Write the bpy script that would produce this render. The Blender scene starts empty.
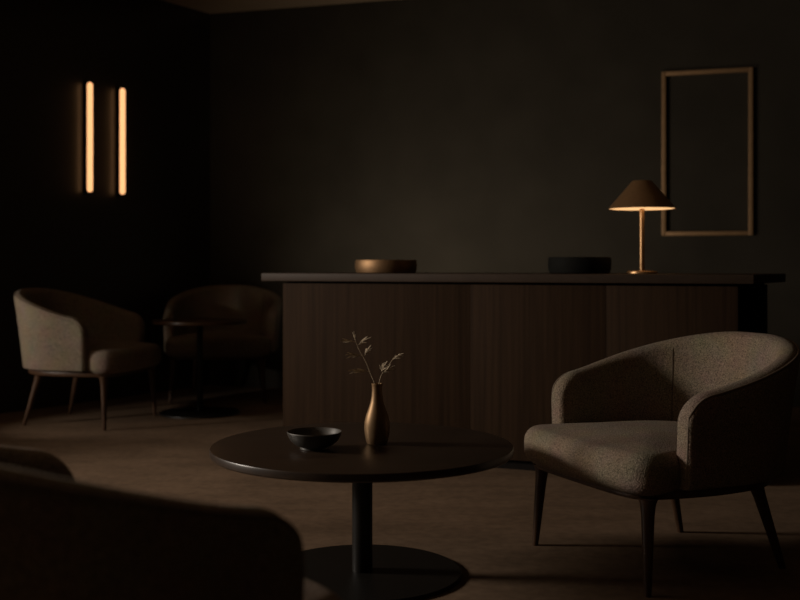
import bpy, bmesh, math, random
from mathutils import Vector, Matrix
random.seed(7)
scene = bpy.context.scene
COL = scene.collection
PI = math.pi
F, HY, CAMZ = 1060.0, 265.0, 1.0          # focal length in pixels, horizon row, eye height

# ------------------------------------------------------------------ materials
def new_mat(name):
    m = bpy.data.materials.new(name); m.use_nodes = True
    nt = m.node_tree
    return m, nt, nt.nodes, nt.links, nt.nodes['Principled BSDF']

def plain(name, col, rough=0.5, metal=0.0, spec=0.5, var=0.12, scale=30.0, bump=0.0, coat=0.0):
    m, nt, N, L, b = new_mat(name)
    tc = N.new('ShaderNodeTexCoord'); nz = N.new('ShaderNodeTexNoise')
    nz.inputs['Scale'].default_value = scale; nz.inputs['Detail'].default_value = 5
    L.new(tc.outputs['Object'], nz.inputs['Vector'])
    r = N.new('ShaderNodeValToRGB')
    r.color_ramp.elements[0].position = 0.3; r.color_ramp.elements[1].position = 0.7
    r.color_ramp.elements[0].color = (*[c * (1 - var) for c in col], 1)
    r.color_ramp.elements[1].color = (*[min(1, c * (1 + var)) for c in col], 1)
    L.new(nz.outputs['Fac'], r.inputs['Fac']); L.new(r.outputs['Color'], b.inputs['Base Color'])
    b.inputs['Roughness'].default_value = rough; b.inputs['Metallic'].default_value = metal
    b.inputs['Specular IOR Level'].default_value = spec
    b.inputs['Coat Weight'].default_value = coat
    if bump:
        bp = N.new('ShaderNodeBump'); bp.inputs['Strength'].default_value = bump
        bp.inputs['Distance'].default_value = 0.002
        L.new(nz.outputs['Fac'], bp.inputs['Height']); L.new(bp.outputs['Normal'], b.inputs['Normal'])
    return m

def fabric(name, col):
    m, nt, N, L, b = new_mat(name)
    tc = N.new('ShaderNodeTexCoord')
    n1 = N.new('ShaderNodeTexNoise'); n1.inputs['Scale'].default_value = 260; n1.inputs['Detail'].default_value = 3
    n2 = N.new('ShaderNodeTexNoise'); n2.inputs['Scale'].default_value = 9; n2.inputs['Detail'].default_value = 3
    vo = N.new('ShaderNodeTexVoronoi'); vo.inputs['Scale'].default_value = 230
    for n in (n1, n2, vo): L.new(tc.outputs['Object'], n.inputs['Vector'])
    r = N.new('ShaderNodeValToRGB')
    e = r.color_ramp.elements
    e[0].position = 0.34; e[1].position = 0.68
    e[0].color = (*[c * 0.45 for c in col], 1); e[1].color = (*[c * 1.65 for c in col], 1)
    L.new(n1.outputs['Fac'], r.inputs['Fac'])
    mx = N.new('ShaderNodeMix'); mx.data_type = 'RGBA'; mx.blend_type = 'MULTIPLY'; mx.inputs['Factor'].default_value = 0.35
    L.new(r.outputs['Color'], mx.inputs[6]); L.new(n2.outputs['Color'], mx.inputs[7])
    L.new(mx.outputs[2], b.inputs['Base Color'])
    b.inputs['Roughness'].default_value = 0.95; b.inputs['Specular IOR Level'].default_value = 0.15
    b.inputs['Sheen Weight'].default_value = 0.03; b.inputs['Sheen Roughness'].default_value = 0.5
    bp = N.new('ShaderNodeBump'); bp.inputs['Strength'].default_value = 0.5; bp.inputs['Distance'].default_value = 0.003
    L.new(vo.outputs['Distance'], bp.inputs['Height']); L.new(bp.outputs['Normal'], b.inputs['Normal'])
    return m

def wood(name, col, rough=0.45, stretch=(40, 40, 1.5), spec=0.4, contrast=0.4, coat=0.0):
    m, nt, N, L, b = new_mat(name)
    tc = N.new('ShaderNodeTexCoord'); mp = N.new('ShaderNodeMapping'); mp.inputs['Scale'].default_value = stretch
    nz = N.new('ShaderNodeTexNoise'); nz.inputs['Scale'].default_value = 1.0; nz.inputs['Detail'].default_value = 8
    nz.inputs['Distortion'].default_value = 0.4
    L.new(tc.outputs['Object'], mp.inputs['Vector']); L.new(mp.outputs['Vector'], nz.inputs['Vector'])
    r = N.new('ShaderNodeValToRGB'); e = r.color_ramp.elements
    e[0].position = 0.3; e[1].position = 0.72
    e[0].color = (*[c * (1 - contrast) for c in col], 1); e[1].color = (*[c * (1 + contrast) for c in col], 1)
    L.new(nz.outputs['Fac'], r.inputs['Fac']); L.new(r.outputs['Color'], b.inputs['Base Color'])
    b.inputs['Roughness'].default_value = rough; b.inputs['Specular IOR Level'].default_value = spec
    b.inputs['Coat Weight'].default_value = coat
    bp = N.new('ShaderNodeBump'); bp.inputs['Strength'].default_value = 0.12; bp.inputs['Distance'].default_value = 0.001
    L.new(nz.outputs['Fac'], bp.inputs['Height']); L.new(bp.outputs['Normal'], b.inputs['Normal'])
    return m

def floor_mat():
    m, nt, N, L, b = new_mat('brown_mineral_floor')
    tc = N.new('ShaderNodeTexCoord')
    mp = N.new('ShaderNodeMapping'); mp.inputs['Scale'].default_value = (1.2, 2.2, 1)
    n1 = N.new('ShaderNodeTexNoise'); n1.inputs['Scale'].default_value = 2.2; n1.inputs['Detail'].default_value = 9; n1.inputs['Roughness'].default_value = 0.62
    n2 = N.new('ShaderNodeTexNoise'); n2.inputs['Scale'].default_value = 26; n2.inputs['Detail'].default_value = 6
    L.new(tc.outputs['Object'], mp.inputs['Vector'])
    L.new(mp.outputs['Vector'], n1.inputs['Vector']); L.new(tc.outputs['Object'], n2.inputs['Vector'])
    r = N.new('ShaderNodeValToRGB'); e = r.color_ramp.elements
    e[0].position = 0.3; e[1].position = 0.72
    e[0].color = (0.116, 0.076, 0.047, 1); e[1].color = (0.192, 0.127, 0.081, 1)
    L.new(n1.outputs['Fac'], r.inputs['Fac'])
    mx = N.new('ShaderNodeMix'); mx.data_type = 'RGBA'; mx.blend_type = 'SOFT_LIGHT'; mx.inputs['Factor'].default_value = 0.45
    L.new(r.outputs['Color'], mx.inputs[6]); L.new(n2.outputs['Fac'], mx.inputs[7])
    L.new(mx.outputs[2], b.inputs['Base Color'])
    b.inputs['Roughness'].default_value = 0.75; b.inputs['Specular IOR Level'].default_value = 0.2
    bp = N.new('ShaderNodeBump'); bp.inputs['Strength'].default_value = 0.25; bp.inputs['Distance'].default_value = 0.004
    L.new(n2.outputs['Fac'], bp.inputs['Height']); L.new(bp.outputs['Normal'], b.inputs['Normal'])
    return m

def glow(name, col, strength):
    m, nt, N, L, b = new_mat(name)
    b.inputs['Base Color'].default_value = (0.6, 0.5, 0.4, 1)
    b.inputs['Emission Color'].default_value = (*col, 1)
    b.inputs['Emission Strength'].default_value = strength
    return m

M = dict(
    fabric=fabric('tweed_fabric', (0.235, 0.185, 0.135)),
    piping=plain('piping_fabric', (0.19, 0.15, 0.115), 0.9, spec=0.1),
    seam=plain('seam_thread', (0.09, 0.07, 0.052), 0.9, spec=0.1),
    legwood=wood('walnut_leg', (0.070, 0.036, 0.019), 0.4, (60, 60, 4), contrast=0.3),
    tablewood=wood('dark_table_wood', (0.030, 0.018, 0.011), 0.33, (2.5, 45, 45), spec=0.5, contrast=0.25),
    smalltop=wood('brown_table_wood', (0.075, 0.038, 0.018), 0.34, (3, 45, 45), spec=0.5, contrast=0.25),
    counter=wood('counter_walnut', (0.030, 0.0165, 0.0085), 0.7, (55, 55, 1.3), spec=0.08, contrast=0.28),
    ctop=wood('counter_top_wood', (0.042, 0.027, 0.018), 0.55, (3, 40, 40), spec=0.2, contrast=0.12),
    black=plain('black_steel', (0.007, 0.006, 0.0045), 0.45, 0.0, spec=0.3),
    matte=plain('matte_black', (0.004, 0.004, 0.004), 0.8, 0.0, spec=0.05),
    plinth=plain('dark_plinth', (0.010, 0.008, 0.007), 0.8, spec=0.1),
    brass=plain('brushed_brass', (0.30, 0.185, 0.098), 0.56, 1.0, var=0.08, scale=60),
    vase=plain('bronze_vase', (0.24, 0.150, 0.075), 0.5, 0.7, var=0.15, scale=18),
    lampmetal=plain('lamp_copper', (0.52, 0.31, 0.15), 0.40, 0.85, var=0.06, scale=50),
    framebrass=plain('frame_brass', (0.36, 0.215, 0.105), 0.5, 0.35, var=0.1, scale=25),
    ceramic=plain('dark_ceramic', (0.050, 0.044, 0.037), 0.46, 0.0, spec=0.5, var=0.2, scale=40, bump=0.1),
    blackbowl=plain('matte_black_bowl', (0.007, 0.007, 0.006), 0.75, spec=0.08),
    leaf=plain('dried_leaf', (0.60, 0.50, 0.36), 0.8, spec=0.15, var=0.3, scale=120),
    twig=plain('twig_bark', (0.36, 0.28, 0.19), 0.8, spec=0.1, var=0.2, scale=200),
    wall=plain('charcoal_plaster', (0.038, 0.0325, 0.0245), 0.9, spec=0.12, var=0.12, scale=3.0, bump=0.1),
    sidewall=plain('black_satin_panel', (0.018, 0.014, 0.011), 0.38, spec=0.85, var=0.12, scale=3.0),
    ceil=plain('brown_ceiling', (0.25, 0.185, 0.125), 0.9, spec=0.1, var=0.05, scale=2.0),
    floor=floor_mat(),
    tube=glow('sconce_glow', (1.0, 0.49, 0.205), 1.3),
    diffuser=glow('lamp_glow', (1.0, 0.56, 0.24), 1.15),
)
gm, nt, N, L, b = new_mat('assumed_window_glass')  # dark pane of the assumed window, added out of view
b.inputs['Base Color'].default_value = (0.02, 0.02, 0.02, 1); b.inputs['Roughness'].default_value = 0.1
M['glass'] = gm

# ------------------------------------------------------------------ helpers
def obj(name, bm, mat, parent=None, smooth=True, angle=40):
    bmesh.ops.recalc_face_normals(bm, faces=bm.faces)
    me = bpy.data.meshes.new(name); bm.to_mesh(me); bm.free()
    me.materials.append(mat)
    if smooth:
        me.polygons.foreach_set('use_smooth', [True] * len(me.polygons))
        me.set_sharp_from_angle(angle=math.radians(angle))
    o = bpy.data.objects.new(name, me); COL.objects.link(o)
    if parent: o.parent = parent
    return o

def thing(name, label, cat, loc=(0, 0, 0), rz=0.0, group=None, scale=1.0):
    o = bpy.data.objects.new(name, None); COL.objects.link(o)
    o.location = loc; o.rotation_euler = (0, 0, rz); o.scale = scale if hasattr(scale, '__len__') else (scale,) * 3
    o.empty_display_size = 0.1
    o['label'] = label; o['category'] = cat
    if group: o['group'] = group
    return o

def tag(o, label, cat, group=None):
    o['label'] = label; o['category'] = cat
    if group: o['group'] = group
    return o

def struct(name, bm, mat, smooth=False):
    o = obj(name, bm, mat, None, smooth); o['kind'] = 'structure'; return o

def dup(root, loc, rz, label, scale=1.0):
    r = root.copy(); COL.objects.link(r); r.location = loc; r.rotation_euler = (0, 0, rz); r.scale = scale if hasattr(scale, '__len__') else (scale,) * 3
    r['label'] = label
    for ch in list(root.children):
        c = ch.copy(); COL.objects.link(c); c.parent = r
        for g in list(ch.children):
            d = g.copy(); COL.objects.link(d); d.parent = c
    return r

def lathe(bm, prof, seg=48, cx=0, cy=0, close=False):
    """prof: list of (radius, z); radius 0 makes a pole"""
    rings = []
    for r, z in prof:
        if r < 1e-6: rings.append([bm.verts.new((cx, cy, z))])
        else: rings.append([bm.verts.new((cx + r * math.cos(2 * PI * k / seg), cy + r * math.sin(2 * PI * k / seg), z)) for k in range(seg)])
    pairs = list(zip(rings, rings[1:]))
    if close: pairs.append((rings[-1], rings[0]))
    for a, c in pairs:
        for k in range(seg):
            k2 = (k + 1) % seg
            if len(a) == 1 and len(c) == 1: continue
            if len(a) == 1: bm.faces.new((a[0], c[k], c[k2]))
            elif len(c) == 1: bm.faces.new((a[k], a[k2], c[0]))
            else: bm.faces.new((a[k], a[k2], c[k2], c[k]))
    return bm

def tube(bm, pts, radii, seg=12, caps=True, closed=False):
    pts = [Vector(p) for p in pts]
    if not hasattr(radii, '__len__'): radii = [radii] * len(pts)
    n = len(pts); rings = []; up = Vector((0, 0, 1)); prev = None
    for i, p in enumerate(pts):
        if closed: t = (pts[(i + 1) % n] - pts[i - 1]).normalized()
        else: t = (pts[min(i + 1, n - 1)] - pts[max(i - 1, 0)]).normalized()
        if prev is None:
            ref = up if abs(t.dot(up)) < 0.95 else Vector((1, 0, 0))
            a = t.cross(ref).normalized()
        else:
            a = (prev - t * prev.dot(t)).normalized()
        prev = a; c = t.cross(a)
        rings.append([bm.verts.new(p + (a * math.cos(2 * PI * k / seg) + c * math.sin(2 * PI * k / seg)) * radii[i]) for k in range(seg)])
    for i in range(n if closed else n - 1):
        A, B = rings[i], rings[(i + 1) % n]
        for k in range(seg):
            bm.faces.new((A[k], A[(k + 1) % seg], B[(k + 1) % seg], B[k]))
    if caps and not closed:
        bm.faces.new(rings[0]); bm.faces.new(rings[-1])
    return bm

def prism(bm, poly, z0, z1, bevel=0.0):
    a = [bm.verts.new((x, y, z0)) for x, y in poly]; c = [bm.verts.new((x, y, z1)) for x, y in poly]
    n = len(poly); fs = [bm.faces.new(a), bm.faces.new(c)]
    for k in range(n): fs.append(bm.faces.new((a[k], a[(k + 1) % n], c[(k + 1) % n], c[k])))
    if bevel:
        es = list({e for f in fs for e in f.edges})
        bmesh.ops.bevel(bm, geom=es, offset=bevel, segments=3, affect='EDGES', profile=0.5)
    return bm

def smooth01(t):
    t = max(0.0, min(1.0, t)); return t * t * (3 - 2 * t)

def chaikin(pts, it=3):
    for _ in range(it):
        q = []
        for i in range(len(pts)):
            a, c = pts[i], pts[(i + 1) % len(pts)]
            q.append((a[0] * .75 + c[0] * .25, a[1] * .75 + c[1] * .25))
            q.append((a[0] * .25 + c[0] * .75, a[1] * .25 + c[1] * .75))
        pts = q
    return pts

def offset_poly(pts, d):
    """inset a counter-clockwise outline by d"""
    n = len(pts); out = []
    for i in range(n):
        x0, y0 = pts[i - 1]; x1, y1 = pts[(i + 1) % n]
        tx, ty = x1 - x0, y1 - y0; l = math.hypot(tx, ty) or 1
        out.append((pts[i][0] - ty / l * d, pts[i][1] + tx / l * d))
    return out

# ------------------------------------------------------------------ the room
CX, CY = -1.577, 8.80                      # back left corner of the room
CEIL = 3.084
def back_pt(t): return Vector((CX + t, CY - 0.306 * t))
WB = math.hypot(1, .306); WL = math.hypot(.66, 1)
def left_pt(t): return Vector((CX - .66 * t, CY - t))
bn = Vector((-.306, -1)) / WB              # back wall normal, into the room
ln = Vector((1, -.66)) / WL                # left wall normal, into the room
P_bl = Vector((CX, CY)); P_br = back_pt(6.2); P_fr = Vector((P_br.x, -1.2)); P_fl = left_pt(10.0)

def wall_slab(name, a, c, nrm, mat, z0=0, z1=CEIL, th=0.12):
    bm = bmesh.new(); o = -nrm * th
    prism(bm, [(a.x, a.y), (c.x, c.y), (c.x + o.x, c.y + o.y), (a.x + o.x, a.y + o.y)], z0, z1)
    return struct(name, bm, mat)
wall_slab('wall_back', P_bl, P_br, bn, M['wall'])
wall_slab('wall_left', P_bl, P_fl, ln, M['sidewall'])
wall_slab('wall_right', P_br, P_fr, Vector((-1, 0)), M['matte'])
wall_slab('wall_front', P_fr, P_fl, Vector((0, 1)), M['matte'])
room = [(P_fl.x, P_fl.y), (P_fr.x, P_fr.y), (P_br.x, P_br.y), (P_bl.x, P_bl.y)]
bm = bmesh.new(); prism(bm, room, -0.1, 0.0); struct('floor', bm, M['floor'])
bm = bmesh.new(); prism(bm, room, CEIL, CEIL + 0.1); struct('ceiling', bm, M['ceil'])

# assumed window added on left wall, left of the picture, around the main light
WT, WZ, WW, WH = 4.95, 1.95, 0.9, 0.9
wc = left_pt(WT); wd = Vector((-.66, -1)) / WL
bm = bmesh.new()
def along(s, off): p = wc + wd * s + ln * off; return (p.x, p.y)
for s0, s1, z0, z1 in ((-WW/2-.07, -WW/2, WZ-WH/2-.07, WZ+WH/2+.07), (WW/2, WW/2+.07, WZ-WH/2-.07, WZ+WH/2+.07),
                       (-WW/2, WW/2, WZ+WH/2, WZ+WH/2+.07), (-WW/2, WW/2, WZ-WH/2-.07, WZ-WH/2)):
    prism(bm, [along(s0, 0), along(s1, 0), along(s1, .02), along(s0, .02)], z0, z1)
wf = struct('assumed_window_1', bm, M['black'])
bm = bmesh.new(); prism(bm, [along(-WW/2, 0.001), along(WW/2, 0.001), along(WW/2, .006), along(-WW/2, .006)], WZ-WH/2, WZ+WH/2)
obj('assumed_window_pane', bm, M['glass'], wf, False)

# ------------------------------------------------------------------ armchairs
HWID, DEPTH, ARMF, TH, ZB = 0.350, 0.358, 0.185, 0.074, 0.318
def shell_path():
    pts = []
    n_s = 40; n_a = 96
    for i in range(n_s): pts.append((HWID - 0.004 * (1 - i / n_s), -ARMF + (ARMF) * i / n_s))
    for i in range(n_a + 1):
        a = PI * i / n_a
        # slightly squared barrel
        ca, sa = math.cos(a), math.sin(a)
        e = 2 / 2.25
        pts.append((HWID * math.copysign(abs(ca) ** e, ca), DEPTH * abs(sa) ** e))
    for i in range(n_s - 1, -1, -1): pts.append((-(HWID - 0.004 * (1 - i / n_s)), -ARMF + ARMF * i / n_s))
    return pts
def resample(pts, ds):
    acc = [0]
    for i in range(1, len(pts)): acc.append(acc[-1] + math.dist(pts[i], pts[i - 1]))
    out = []
    j = 0
    for d in ds:
        d = min(max(d, 0), acc[-1])
        while j < len(acc) - 2 and acc[j + 1] < d: j += 1
        t = (d - acc[j]) / max(1e-9, acc[j + 1] - acc[j])
        out.append((pts[j][0] + (pts[j + 1][0] - pts[j][0]) * t, pts[j][1] + (pts[j + 1][1] - pts[j][1]) * t))
    return out, acc[-1]
RAW = shell_path()
_, TOT = resample(RAW, [0])
RND = 0.085
def shell_top(d):
    d = min(d, TOT - d)
    z = 0.604 + 0.155 * smooth01(d / (TOT * 0.47)) ** 0.9
    if d < RND: z -= RND - math.sqrt(max(0, RND * RND - (RND - d) ** 2))
    return z
def shell_lean(d):
    d = min(d, TOT - d)
    return 0.010 + 0.050 * smooth01(d / (TOT * 0.42))
def shell_frame(d):
    (p0, p, p1), _ = resample(RAW, [d - 0.004, d, d + 0.004])
    t = Vector((p1[0] - p0[0], p1[1] - p0[1])).normalized()
    return Vector(p), Vector((t.y, -t.x))       # outward normal
def shell_point(d, o, z):
    """o: across the thickness (+ outwards), z: height"""
    p, n = shell_frame(d); zt = shell_top(d)
    f = max(0, (z - ZB) / (zt - ZB))
    q = p + n * (o + shell_lean(d) * f ** 1.2)
    return Vector((q.x, q.y, z))
def section(th, zb, zt):
    h = th / 2; r = min(h * 0.92, 0.034); rb = 0.012; out = []
    for k in range(7):
        a = PI * 0.5 * k / 6; out.append((h - r + r * math.cos(a), zt - r + r * math.sin(a)))
    for k in range(7):
        a = PI * 0.5 + PI * 0.5 * k / 6; out.append((-h + r + r * math.cos(a), zt - r + r * math.sin(a)))
    for k in range(1, 8): out.append((-h, zt - r + (zb + rb - zt + r) * k / 8))
    for k in range(4):
        a = PI + PI * 0.5 * k / 3; out.append((-h + rb + rb * math.cos(a), zb + rb + rb * math.sin(a)))
    for k in range(4):
        a = PI * 1.5 + PI * 0.5 * k / 3; out.append((h - rb + rb * math.cos(a), zb + rb + rb * math.sin(a)))
    for k in range(7, 0, -1): out.append((h, zt - r + (zb + rb - zt + r) * k / 8))
    return out
def make_shell():
    bm = bmesh.new()
    ed = [0, .002, .006, .011, .017, .024, .032, .042, .054, .068, .085]
    mid = [RND + (TOT - 2 * RND) * k / 84 for k in range(1, 84)]
    ds = ed + mid + [TOT - d for d in reversed(ed)]
    rings = []
    for d in ds:
        e = min(d, TOT - d); th = TH
        if e < 0.024: th = TH - 0.036 + 0.036 * math.sqrt(max(0, 1 - ((0.024 - e) / 0.024) ** 2))
        rings.append([bm.verts.new(shell_point(d, o, z)) for o, z in section(th, ZB, shell_top(d))])
    m = len(rings[0])
    for A, B in zip(rings, rings[1:]):
        for k in range(m): bm.faces.new((A[k], A[(k + 1) % m], B[(k + 1) % m], B[k]))
    bm.faces.new(rings[0]); bm.faces.new(rings[-1])
    return bm
def cushion_outline():
    half = [(0, -.374), (.14, -.372), (.25, -.362), (.335, -.335), (.362, -.275), (.350, -.205), (.328, -.13), (.314, -.03), (.305, .06), (.275, .17), (.20, .265), (.10, .312)]
    pts = half + [(0, .315)] + [(-x, y) for x, y in reversed(half[1:])]
    return chaikin(pts, 3)
def make_cushion():
    bm = bmesh.new(); base = cushion_outline(); rows = []
    z0, z1 = 0.300, 0.431; r = 0.052
    prof = []
    for k in range(8):
        a = -PI / 2 + PI * k / 7 * 0.5; prof.append((r - r * math.cos(a), z0 + r * 0.8 + r * 0.8 * math.sin(a)))
    for k in range(8):
        a = PI / 2 * k / 7; prof.append((r - r * math.cos(a), z1 - r + r * math.sin(a)))
    for ins, z in prof:
        rows.append([bm.verts.new((x, y, z)) for x, y in offset_poly(base, ins)])
    # crowned top
    top = offset_poly(base, r); cx, cy = 0, -.03
    for f in (.86, .7, .5, .28):
        rows.append([bm.verts.new((cx + (x - cx) * f, cy + (y - cy) * f, z1 + 0.026 * (1 - f ** 2))) for x, y in top])
    n = len(base)
    for A, B in zip(rows, rows[1:]):
        for k in range(n): bm.faces.new((A[k], A[(k + 1) % n], B[(k + 1) % n], B[k]))
    bm.faces.new(rows[0]); bm.faces.new(rows[-1])
    return bm
def make_seat_frame():
    bm = bmesh.new()
    half = [(0, -.335), (.2, -.332), (.29, -.315), (.325, -.26), (.350, -.12), (.354, 0.02), (.326, .17), (.24, .295), (.12, .352)]
    pts = chaikin(half + [(0, .360)] + [(-x, y) for x, y in reversed(half[1:])], 2)
    rows = []
    for ins, z in ((.016, .284), (.003, .288), (0, .296), (0, .310), (.003, .317), (.012, .319)):
        rows.append([bm.verts.new((x, y, z)) for x, y in offset_poly(pts, ins)])
    n = len(pts)
    for A, B in zip(rows, rows[1:]):
        for k in range(n): bm.faces.new((A[k], A[(k + 1) % n], B[(k + 1) % n], B[k]))
    bm.faces.new(rows[0]); bm.faces.new(rows[-1])
    return bm
def make_leg(foot, top):
    a = Vector((foot[0], foot[1], 0)); c = Vector((top[0], top[1], 0.300))
    fr = (0, .02, .05, .3, .6, .8, .9, .96, 1.0); rr = (.0105, .0115, .012, .0150, .0182, .0205, .024, .030, .037)
    bm = bmesh.new(); tube(bm, [a.lerp(c, f) for f in fr], rr, 18)
    for v in bm.verts:
        if v.co.z < .004: v.co.z = 0
        if v.co.z > .292: v.co.z = .292
    return bm
def make_chair(label, loc, rz, scale=1.0):
    t = thing('barrel_armchair', label, 'chair', loc, rz, 'barrel armchairs of the lounge', scale)
    sh = obj('backrest_shell', make_shell(), M['fabric'], t)
    ds = [0.002 + (TOT - .004) * k / 140 for k in range(141)]
    def half_th(d):
        q = min(d, TOT - d)
        return (TH if q >= .024 else TH - .036 + .036 * math.sqrt(max(0, 1 - ((.024 - q) / .024) ** 2))) / 2
    pts = [shell_point(.003, half_th(.003) - .004, z) for z in (.33, .38, .43, .48, .505)]
    for d in [.006, .011, .017, .024, .032, .042, .054, .068] + [.085 + (TOT - .17) * k / 110 for k in range(111)]:
        pts.append(shell_point(d, half_th(d) - .0085, shell_top(d) - .0095))
    for d in (.068, .054, .042, .032, .024, .017, .011, .006): pts.append(shell_point(TOT - d, half_th(d) - .0085, shell_top(d) - .0095))
    pts += [shell_point(TOT - .003, half_th(.003) - .004, z) for z in (.505, .48, .43, .38, .33)]
    bm = bmesh.new(); tube(bm, pts, 0.0036, 8); obj('piping', bm, M['piping'], sh)
    for d in (TOT * .315, TOT * .685):
        bm = bmesh.new()
        zt = shell_top(d)
        pts = [shell_point(d, -TH / 2 - .0004, .40 + (zt - .037 - .40) * k / 10) for k in range(11)]
        tube(bm, pts, .0016, 6); obj('seam', bm, M['seam'], sh)
    obj('seat_cushion', make_cushion(), M['fabric'], t)
    obj('seat_frame', make_seat_frame(), M['legwood'], t)
    for sx in (1, -1):
        obj('leg', make_leg((sx * .322, -.290), (sx * .300, -.272)), M['legwood'], t)
    for sx in (1, -1):
        obj('leg', make_leg((sx * .258, .305), (sx * .222, .215)), M['legwood'], t)
    return t
def face(dx, dy): return math.atan2(dx, -dy)          # local -Y looks along (dx, dy)
c0 = make_chair('grey-brown tweed barrel armchair at right of the round coffee table, seat lit', (.879, 3.61, 0), face(-.91, -.41))
dup(c0, (-.551, 1.804, 0), face(.70, .71), 'dark armchair cut off by the lower left corner, seen from behind its back', (1, 1, 1.03))
dup(c0, (-1.985, 6.785, 0), face(.97, -.25), 'grey-brown armchair on the far left under the glowing wall lights, turned sideways', (1.0, 1.0, 1.12))
dup(c0, (-1.335, 8.00, 0), face(.03, -1), 'shadowed armchair in the far corner behind the small round pedestal table', (1.06, 1.06, 1.11))

# ------------------------------------------------------------------ coffee table
TX, TY, TZ = -.122, 3.43, .42
def round_table(name, label, loc, R, z, th, rp, rb, top_mat, base_mat, bth=.012):
    t = thing(name, label, 'table', loc)
    bm = bmesh.new(); e = .0022
    lathe(bm, [(0, z - th), (R - e * 2, z - th), (R - e, z - th + e), (R, z - th + 2 * e), (R, z - 2 * e), (R - e * .6, z - e * .6), (R - 2 * e, z), (0, z)], 128)
    obj('tabletop', bm, top_mat, t)
    bm = bmesh.new(); lathe(bm, [(0, bth), (rp, bth), (rp, z - th - .01), (rp * 2.6, z - th - .008), (rp * 2.6, z - th), (0, z - th)], 48)
    obj('pole', bm, base_mat, t)
    bm = bmesh.new(); lathe(bm, [(0, 0), (rb, 0), (rb, bth * .6), (rb - .004, bth), (0, bth)], 96)
    obj('base_plate', bm, base_mat, t)
    return t
round_table('coffee_table', 'large round dark wood coffee table on a single black pole', (TX, TY, 0), .487, TZ, .026, .033, .322, M['tablewood'], M['black'])
round_table('pedestal_table', 'small round brown pedestal table between the two far armchairs', (-1.350, 7.15, 0), .315, .630, .024, .020, .268, M['smalltop'], M['black'])

# bowl
bm = bmesh.new()
lathe(bm, [(0, .0), (.044, .0), (.046, .002), (.045, .008), (.058, .013), (.074, .026), (.083, .042), (.0865, .053), (.0850, .0555), (.0830, .053), (.079, .042), (.069, .027), (.052, .016), (.03, .012), (0, .011)], 72)
o = obj('bowl', bm, M['ceramic']); o.location = (-.270, 3.345, TZ); tag(o, 'shallow dark ceramic bowl on the coffee table, left of the vase', 'bowl')

# vase and its two sprigs
VX, VY = -.0745, 3.440
bm = bmesh.new()
k = 1.0
prof = [(0, 0), (.029, 0), (.0325, .002), (.0360, .012), (.0400, .032), (.0418, .052), (.0405, .072), (.0355, .094), (.0280, .114), (.0215, .134), (.0180, .154), (.0165, .174), (.0170, .188), (.0182, .1945), (.0172, .196), (.0150, .1945), (.0140, .185), (.0140, .16), (.020, .12), (.034, .07), (.030, .02), (0, .012)]
lathe(bm, prof, 64)
o = obj('vase', bm, M['vase']); o.location = (VX, VY, TZ); tag(o, 'bronze bottle vase with a slim neck holding two dry sprigs', 'vase')

def px(x, y, D): return Vector(((x - 400) / F * D, D, CAMZ - (y - HY) / F * D))
def make_leaf(base, tip, n=5, spread=.55, seedv=0, depth=0.0):
    """a small pinnate leaf: a fan of narrow leaflets along a thin rib"""
    rnd = random.Random(seedv); bm = bmesh.new()
    base, tip = Vector(base), Vector(tip); ax = tip - base; ln_ = ax.length
    axn = ax.normalized(); side = axn.cross(Vector((0, 1, 0))).normalized()
    tube(bm, [base, base.lerp(tip, .5), base.lerp(tip, .8)], [.0009, .0007, .0004], 5)
    for i in range(n):
        f = .12 + .5 * i / max(1, n - 1)
        s = 1 if i % 2 else -1
        if i == n - 1: s = 0
        d = (axn + side * s * spread * rnd.uniform(.6, 1.1) + Vector((0, rnd.uniform(-.35, .35), 0))).normalized()
        p0 = base.lerp(tip, f); L_ = ln_ * rnd.uniform(.42, .66); w = ln_ * rnd.uniform(.028, .044)
        ww = d.cross(Vector((rnd.uniform(-.3, .3), 1, rnd.uniform(-.3, .3)))).normalized()
        nn = d.cross(ww).normalized()
        prv = None
        secs = []
        for j in range(7):
            u = j / 6; hw = w * math.sin(PI * min(1, u * .93 + .07)) ** .8 + .0002
            c = p0 + d * L_ * u + nn * (L_ * .10 * u * u) - Vector((0, 0, L_ * .12 * u * u))
            secs.append([bm.verts.new(c - ww * hw + nn * .0003), bm.verts.new(c + nn * (hw * .8 + .0005)), bm.verts.new(c + ww * hw + nn * .0003), bm.verts.new(c - nn * .0003)])
        for A, B in zip(secs, secs[1:]):
            for q in range(4): bm.faces.new((A[q], A[(q + 1) % 4], B[(q + 1) % 4], B[q]))
        bm.faces.new(secs[0]); bm.faces.new(secs[-1])
    return bm
DV = VY
def sprig(label, stem_px, leaves, depth, loc):
    t = thing('sprig', label, 'sprig', loc, group='dry sprigs in the bronze vase')
    L0 = Vector(loc)
    pts = [px(x, y, DV + depth * i / len(stem_px)) - L0 for i, (x, y) in enumerate(stem_px)]
    # smooth stem
    fine = []
    for i in range(len(pts) - 1):
        p0, p1, p2, p3 = pts[max(i - 1, 0)], pts[i], pts[i + 1], pts[min(i + 2, len(pts) - 1)]
        for k in range(6):
            u = k / 6
            fine.append(.5 * ((2 * p1) + (p2 - p0) * u + (2 * p0 - 5 * p1 + 4 * p2 - p3) * u * u + (3 * p1 - p0 - 3 * p2 + p3) * u ** 3))
    fine.append(pts[-1])
    n = len(fine)
    bm = bmesh.new(); tube(bm, fine, [.0021 - .0011 * i / n for i in range(n)], 8)
    obj('stem', bm, M['twig'], t)
    for i, (bx, by, tx, ty, nn, sp, dd) in enumerate(leaves):
        dz = depth * .6
        obj('leaf', make_leaf(px(bx, by, DV + dz) - L0, px(tx, ty, DV + dz + dd) - L0, nn, sp, 11 * i + int(bx)), M['leaf'], t)
lv = (VX, VY, TZ + .196)
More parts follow.
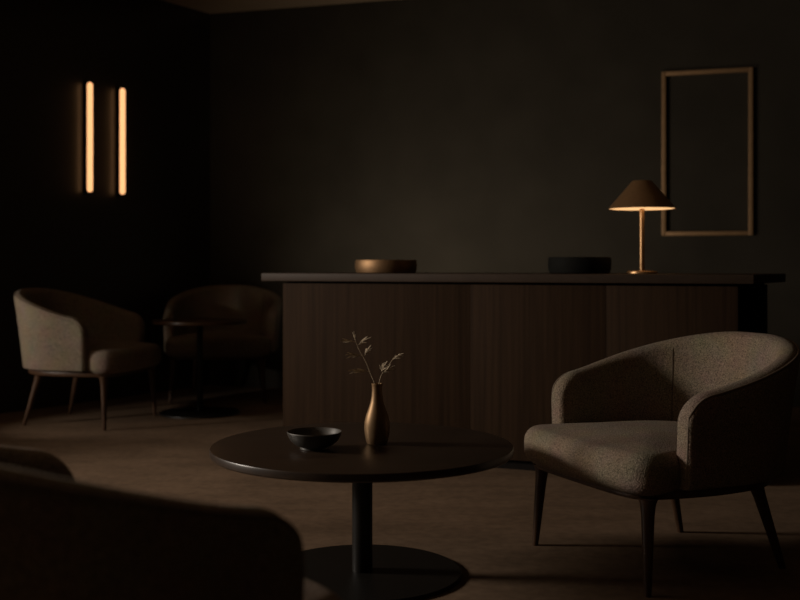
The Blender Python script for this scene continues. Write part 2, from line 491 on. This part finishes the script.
sprig('taller dry leafy sprig leaning left out of the bronze vase', [(378.5, 405), (376.5, 390), (374.5, 383), (370, 372), (366, 362), (361, 353), (358, 347), (356, 342), (355, 338)],
      [(355.5, 342, 341.5, 340, 5, .28, -.01), (355, 340, 354, 332, 5, .5, .0), (357, 345.5, 368, 338, 5, .38, .01), (363, 356, 347, 354, 6, .3, -.015), (364, 356, 369.5, 346.5, 6, .5, .012), (369.5, 371.5, 351, 369.5, 5, .25, -.01)], -.012, lv)
sprig('shorter dry leafy sprig leaning right out of the bronze vase', [(377, 405), (378, 390), (379, 384), (381, 376.5), (384, 371), (389, 365), (393, 359), (396, 355)],
      [(392.5, 359.5, 403, 353, 6, .42, -.01), (382, 373.5, 393, 366, 6, .5, .012), (381, 372, 386.5, 362, 5, .55, -.012), (383, 372.5, 380, 366, 3, .4, .0)], .010, lv)

# ------------------------------------------------------------------ reception counter
e = Vector((.9272, -.3746)); nv = Vector((-.3746, -.9272)); sd = Vector((.514, .857))
FLc = Vector((-.622, 5.632)); FRc = Vector((1.520, 4.767)); LEN = (FRc - FLc).length
DEEP = .632
BRc = FRc + sd * (DEEP / sd.dot(-nv)); BLc = FLc - nv * DEEP
CT0, CT1 = .915, .957
ctr = thing('reception_counter', 'long dark walnut reception counter with an overhanging top along the back wall', 'counter', (FLc.x, FLc.y, 0))
def loc2(p): return (p.x - FLc.x, p.y - FLc.y)
bm = bmesh.new(); ins = -nv * .012
prism(bm, [loc2(q) for q in (FLc + ins + e * .004, FRc + ins - e * .006, BRc - e * .006, BLc + e * .004)], .05, CT0 - .012)
obj('carcass', bm, M['matte'], ctr, False)
bm = bmesh.new(); pi_ = -nv * .03
prism(bm, [loc2(q) for q in (FLc + pi_ + e * .02, FRc + pi_ - e * .03, BRc + nv * .03 - e * .03, BLc + nv * .03 + e * .02)], 0, .05)
obj('plinth', bm, M['plinth'], ctr, False)
def at_px(X):      # distance along the front for a picture column
    r = (X - 400) / F; return (r * FLc.y - FLc.x) / (e.x - r * e.y)
cuts = [0, at_px(470), at_px(606), LEN]
for i in range(3):
    a, c = cuts[i] + (.0006 if i else 0), cuts[i + 1] - (.0006 if i < 2 else 0)
    bm = bmesh.new()
    prism(bm, [loc2(q) for q in (FLc + e * a, FLc + e * c, FLc + e * c - nv * .012, FLc + e * a - nv * .012)], .05, CT0 - .012, .0004)
    obj('front_panel', bm, M['counter'], ctr)
bm = bmesh.new()
TL = FLc - e * .115 + nv * .03; TR = FRc + e * .070 + nv * .03
TBR = TR + sd * .70; TBL = TL - nv * (TBR - TR).dot(-nv)
bm = bmesh.new(); prism(bm, [loc2(q) for q in (TL, TR, TBR, TBL)], CT0, CT1, .003)
obj('countertop', bm, M['ctop'], ctr)
bm = bmesh.new()
prism(bm, [loc2(q) for q in (FLc + ins + e * .02, FRc + ins - e * .02, BRc - e * .02, BLc + e * .02)], CT0 - .012, CT0)
obj('shadow_gap_strip', bm, M['matte'], ctr, False)

# things on the counter
def drum(name, mat, X, D, r, h, label):
    bm = bmesh.new(); w = .006
    lathe(bm, [(0, 0), (r * .90, 0), (r * .955, .004), (r * .99, h * .3), (r, h * .6), (r * .985, h - .004), (r * .975, h), (r * .975 - w, h), (r * .97 - w, h * .6), (r * .93 - w, .012), (0, .010)], 72)
    o = obj(name, bm, mat); o.location = ((X - 400) / F * D, D, CT1); tag(o, label, 'bowl'); return o
drum('brass_bowl', M['brass'], 386, 5.66, .166, .070, 'low round brass bowl on the counter above the vase')
drum('black_bowl', M['blackbowl'], 579.5, 5.30, .157, .082, 'low round black bowl on the counter, left of the brass lamp')

# table lamp
lx, ly = (642 - 400) / F * 5.20, 5.20
lamp = thing('table_lamp', 'lit brass table lamp with a cone shade on the counter', 'lamp', (lx, ly, CT1))
bm = bmesh.new(); lathe(bm, [(0, 0), (.072, 0), (.0745, .003), (.0735, .010), (.066, .0135), (.02, .016), (0, .016)], 64); obj('lamp_base', bm, M['lampmetal'], lamp)
bm = bmesh.new(); lathe(bm, [(0, .014), (.0115, .014), (.0115, .36), (0, .36)], 24); obj('stem', bm, M['lampmetal'], lamp)
z0, z1 = .318, .456
bm = bmesh.new(); lathe(bm, [(.162, z0), (.1635, z0 + .002), (.050, z1 - .004), (.046, z1), (0, z1), (0, z1 - .003), (.044, z1 - .004), (.1605, z0 + .001)], 72, close=False)
sh = obj('lamp_shade', bm, M['lampmetal'], lamp)
bm = bmesh.new(); lathe(bm, [(.0125, z0 + .0005), (.150, z0 + .0005), (.1575, z0 + .002), (.1575, z0 + .006), (.0125, z0 + .006)], 72, close=True)
obj('diffuser', bm, M['diffuser'], lamp)

# brass picture frame on the back wall
t0, t1 = 3.487, 4.090
fr = thing('wall_frame', 'thin empty brass frame hanging on the back wall above the lamp', 'frame', (back_pt(t0).x, back_pt(t0).y, 1.212))
w2 = (back_pt(t1) - back_pt(t0)); fl = w2.length; fd = w2.normalized(); fh = 1.192; bw = .030
def fp(s, off): p = fd * s + bn * off; return (p.x, p.y)
for s0, s1, a, c in ((0, bw, 0, fh), (fl - bw, fl, 0, fh), (bw, fl - bw, fh - bw, fh), (bw, fl - bw, 0, bw)):
    bm = bmesh.new(); prism(bm, [fp(s0, .0), fp(s1, .0), fp(s1, .03), fp(s0, .03)], a, c, .003); obj('frame_bar', bm, M['framebrass'], fr)

# wall lights on the left wall
def sconce(rx, ry, label):
    base = Vector((rx, ry)) - ln * .046
    t = thing('wall_light', label, 'wall light', (base.x, base.y, 1.928), group='slim vertical wall lights')
    def q(s, off): p = wd * s + ln * off; return (p.x, p.y)
    hz = .399
    bm = bmesh.new(); prism(bm, [q(-.016, 0), q(.016, 0), q(.016, .034), q(-.016, .034)], -hz - .008, hz + .008, .003); obj('mounting_rail', bm, M['matte'], t)
    p = ln * .046; r = .0205; bm = bmesh.new()
    prof = [(0, -hz)] + [(r * math.sin(a), -hz + r - r * math.cos(a)) for a in (.3, .6, .9, 1.2, PI / 2)] + [(r * math.sin(a), hz - r - r * math.cos(a)) for a in (PI / 2, 1.95, 2.25, 2.55, 2.85)] + [(0, hz)]
    lathe(bm, prof, 24, p.x, p.y); obj('light_tube', bm, M['tube'], t)
sconce(-2.251, 7.695, 'left of the two glowing vertical tube lights on the side wall')
sconce(-2.0817, 7.952, 'right of the two glowing vertical tube lights, nearer the room corner')

# ------------------------------------------------------------------ light
def area(name, loc, direction, sx, sy, power, col, spread=180):
    d = bpy.data.lights.new(name, 'AREA'); d.shape = 'RECTANGLE'; d.size = sx; d.size_y = sy
    d.energy = power; d.color = col; d.spread = math.radians(spread)
    o = bpy.data.objects.new(name, d); COL.objects.link(o); o.location = loc
    o.rotation_euler = Vector(direction).to_track_quat('-Z', 'Z').to_euler(); return o
kp = wc + ln * .03
area('assumed_window_light', (kp.x, kp.y, WZ), (ln.x, ln.y, 0), WW, WH, 163, (1.0, .88, .76), 158)  # added main light at the assumed window, source not seen
def spot(name, loc, az, slope, cone, blend, power, size):
    d = bpy.data.lights.new(name, 'SPOT'); d.energy = power; d.color = (1, .88, .76); d.spot_size = math.radians(cone); d.spot_blend = blend; d.shadow_soft_size = size
    o = bpy.data.objects.new(name, d); COL.objects.link(o); o.location = loc
    o.rotation_euler = Vector((math.cos(math.radians(az)), math.sin(math.radians(az)), slope)).to_track_quat('-Z', 'Z').to_euler()
spot('counter_fill_spot', (-3.9, 4.6, 1.6), 13, -.34, 42, .8, 105, .12)  # added lamp without a fixture, brightens the counter's left end and nearby floor
spot('left_chair_fill_spot', (-3.50, 5.62, .80), 31, -.16, 50, .6, 56, .04)  # unseen fill added to brighten the outer side of the far left armchair
sp = bpy.data.lights.new('back_wall_fill_spot', 'SPOT'); sp.energy = 56; sp.color = (1, .86, .68); sp.spot_size = math.radians(130); sp.spot_blend = 1.0; sp.shadow_soft_size = .25  # invented lamp hidden behind the counter, put in to lift the back wall
so = bpy.data.objects.new('back_wall_fill_spot', sp); COL.objects.link(so); so.location = (-.35, 6.66, .70)
so.rotation_euler = (Vector(back_pt(2.15)).to_3d() + Vector((0, 0, 1.55)) - so.location).to_track_quat('-Z', 'Z').to_euler()
w = bpy.data.worlds.new('world'); scene.world = w; w.use_nodes = True
w.node_tree.nodes['Background'].inputs['Color'].default_value = (.5, .4, .3, 1)
w.node_tree.nodes['Background'].inputs['Strength'].default_value = 0.0

# ------------------------------------------------------------------ camera
cd = bpy.data.cameras.new('camera'); cam = bpy.data.objects.new('camera', cd); COL.objects.link(cam)
cam.location = (0, 0, CAMZ); cam.rotation_euler = (PI / 2, 0, 0)
cd.sensor_fit = 'HORIZONTAL'; cd.sensor_width = 36; cd.lens = F / 800 * 36
cd.shift_y = -(300 - HY) / 800
cd.clip_start = .05
cd.dof.use_dof = True; cd.dof.focus_distance = 3.6; cd.dof.aperture_fstop = 2.4
scene.camera = cam
vs = scene.view_settings
vs.view_transform = 'Standard'; vs.look = 'None'; vs.gamma = 1.0; vs.use_curve_mapping = False; vs.exposure = 0.0
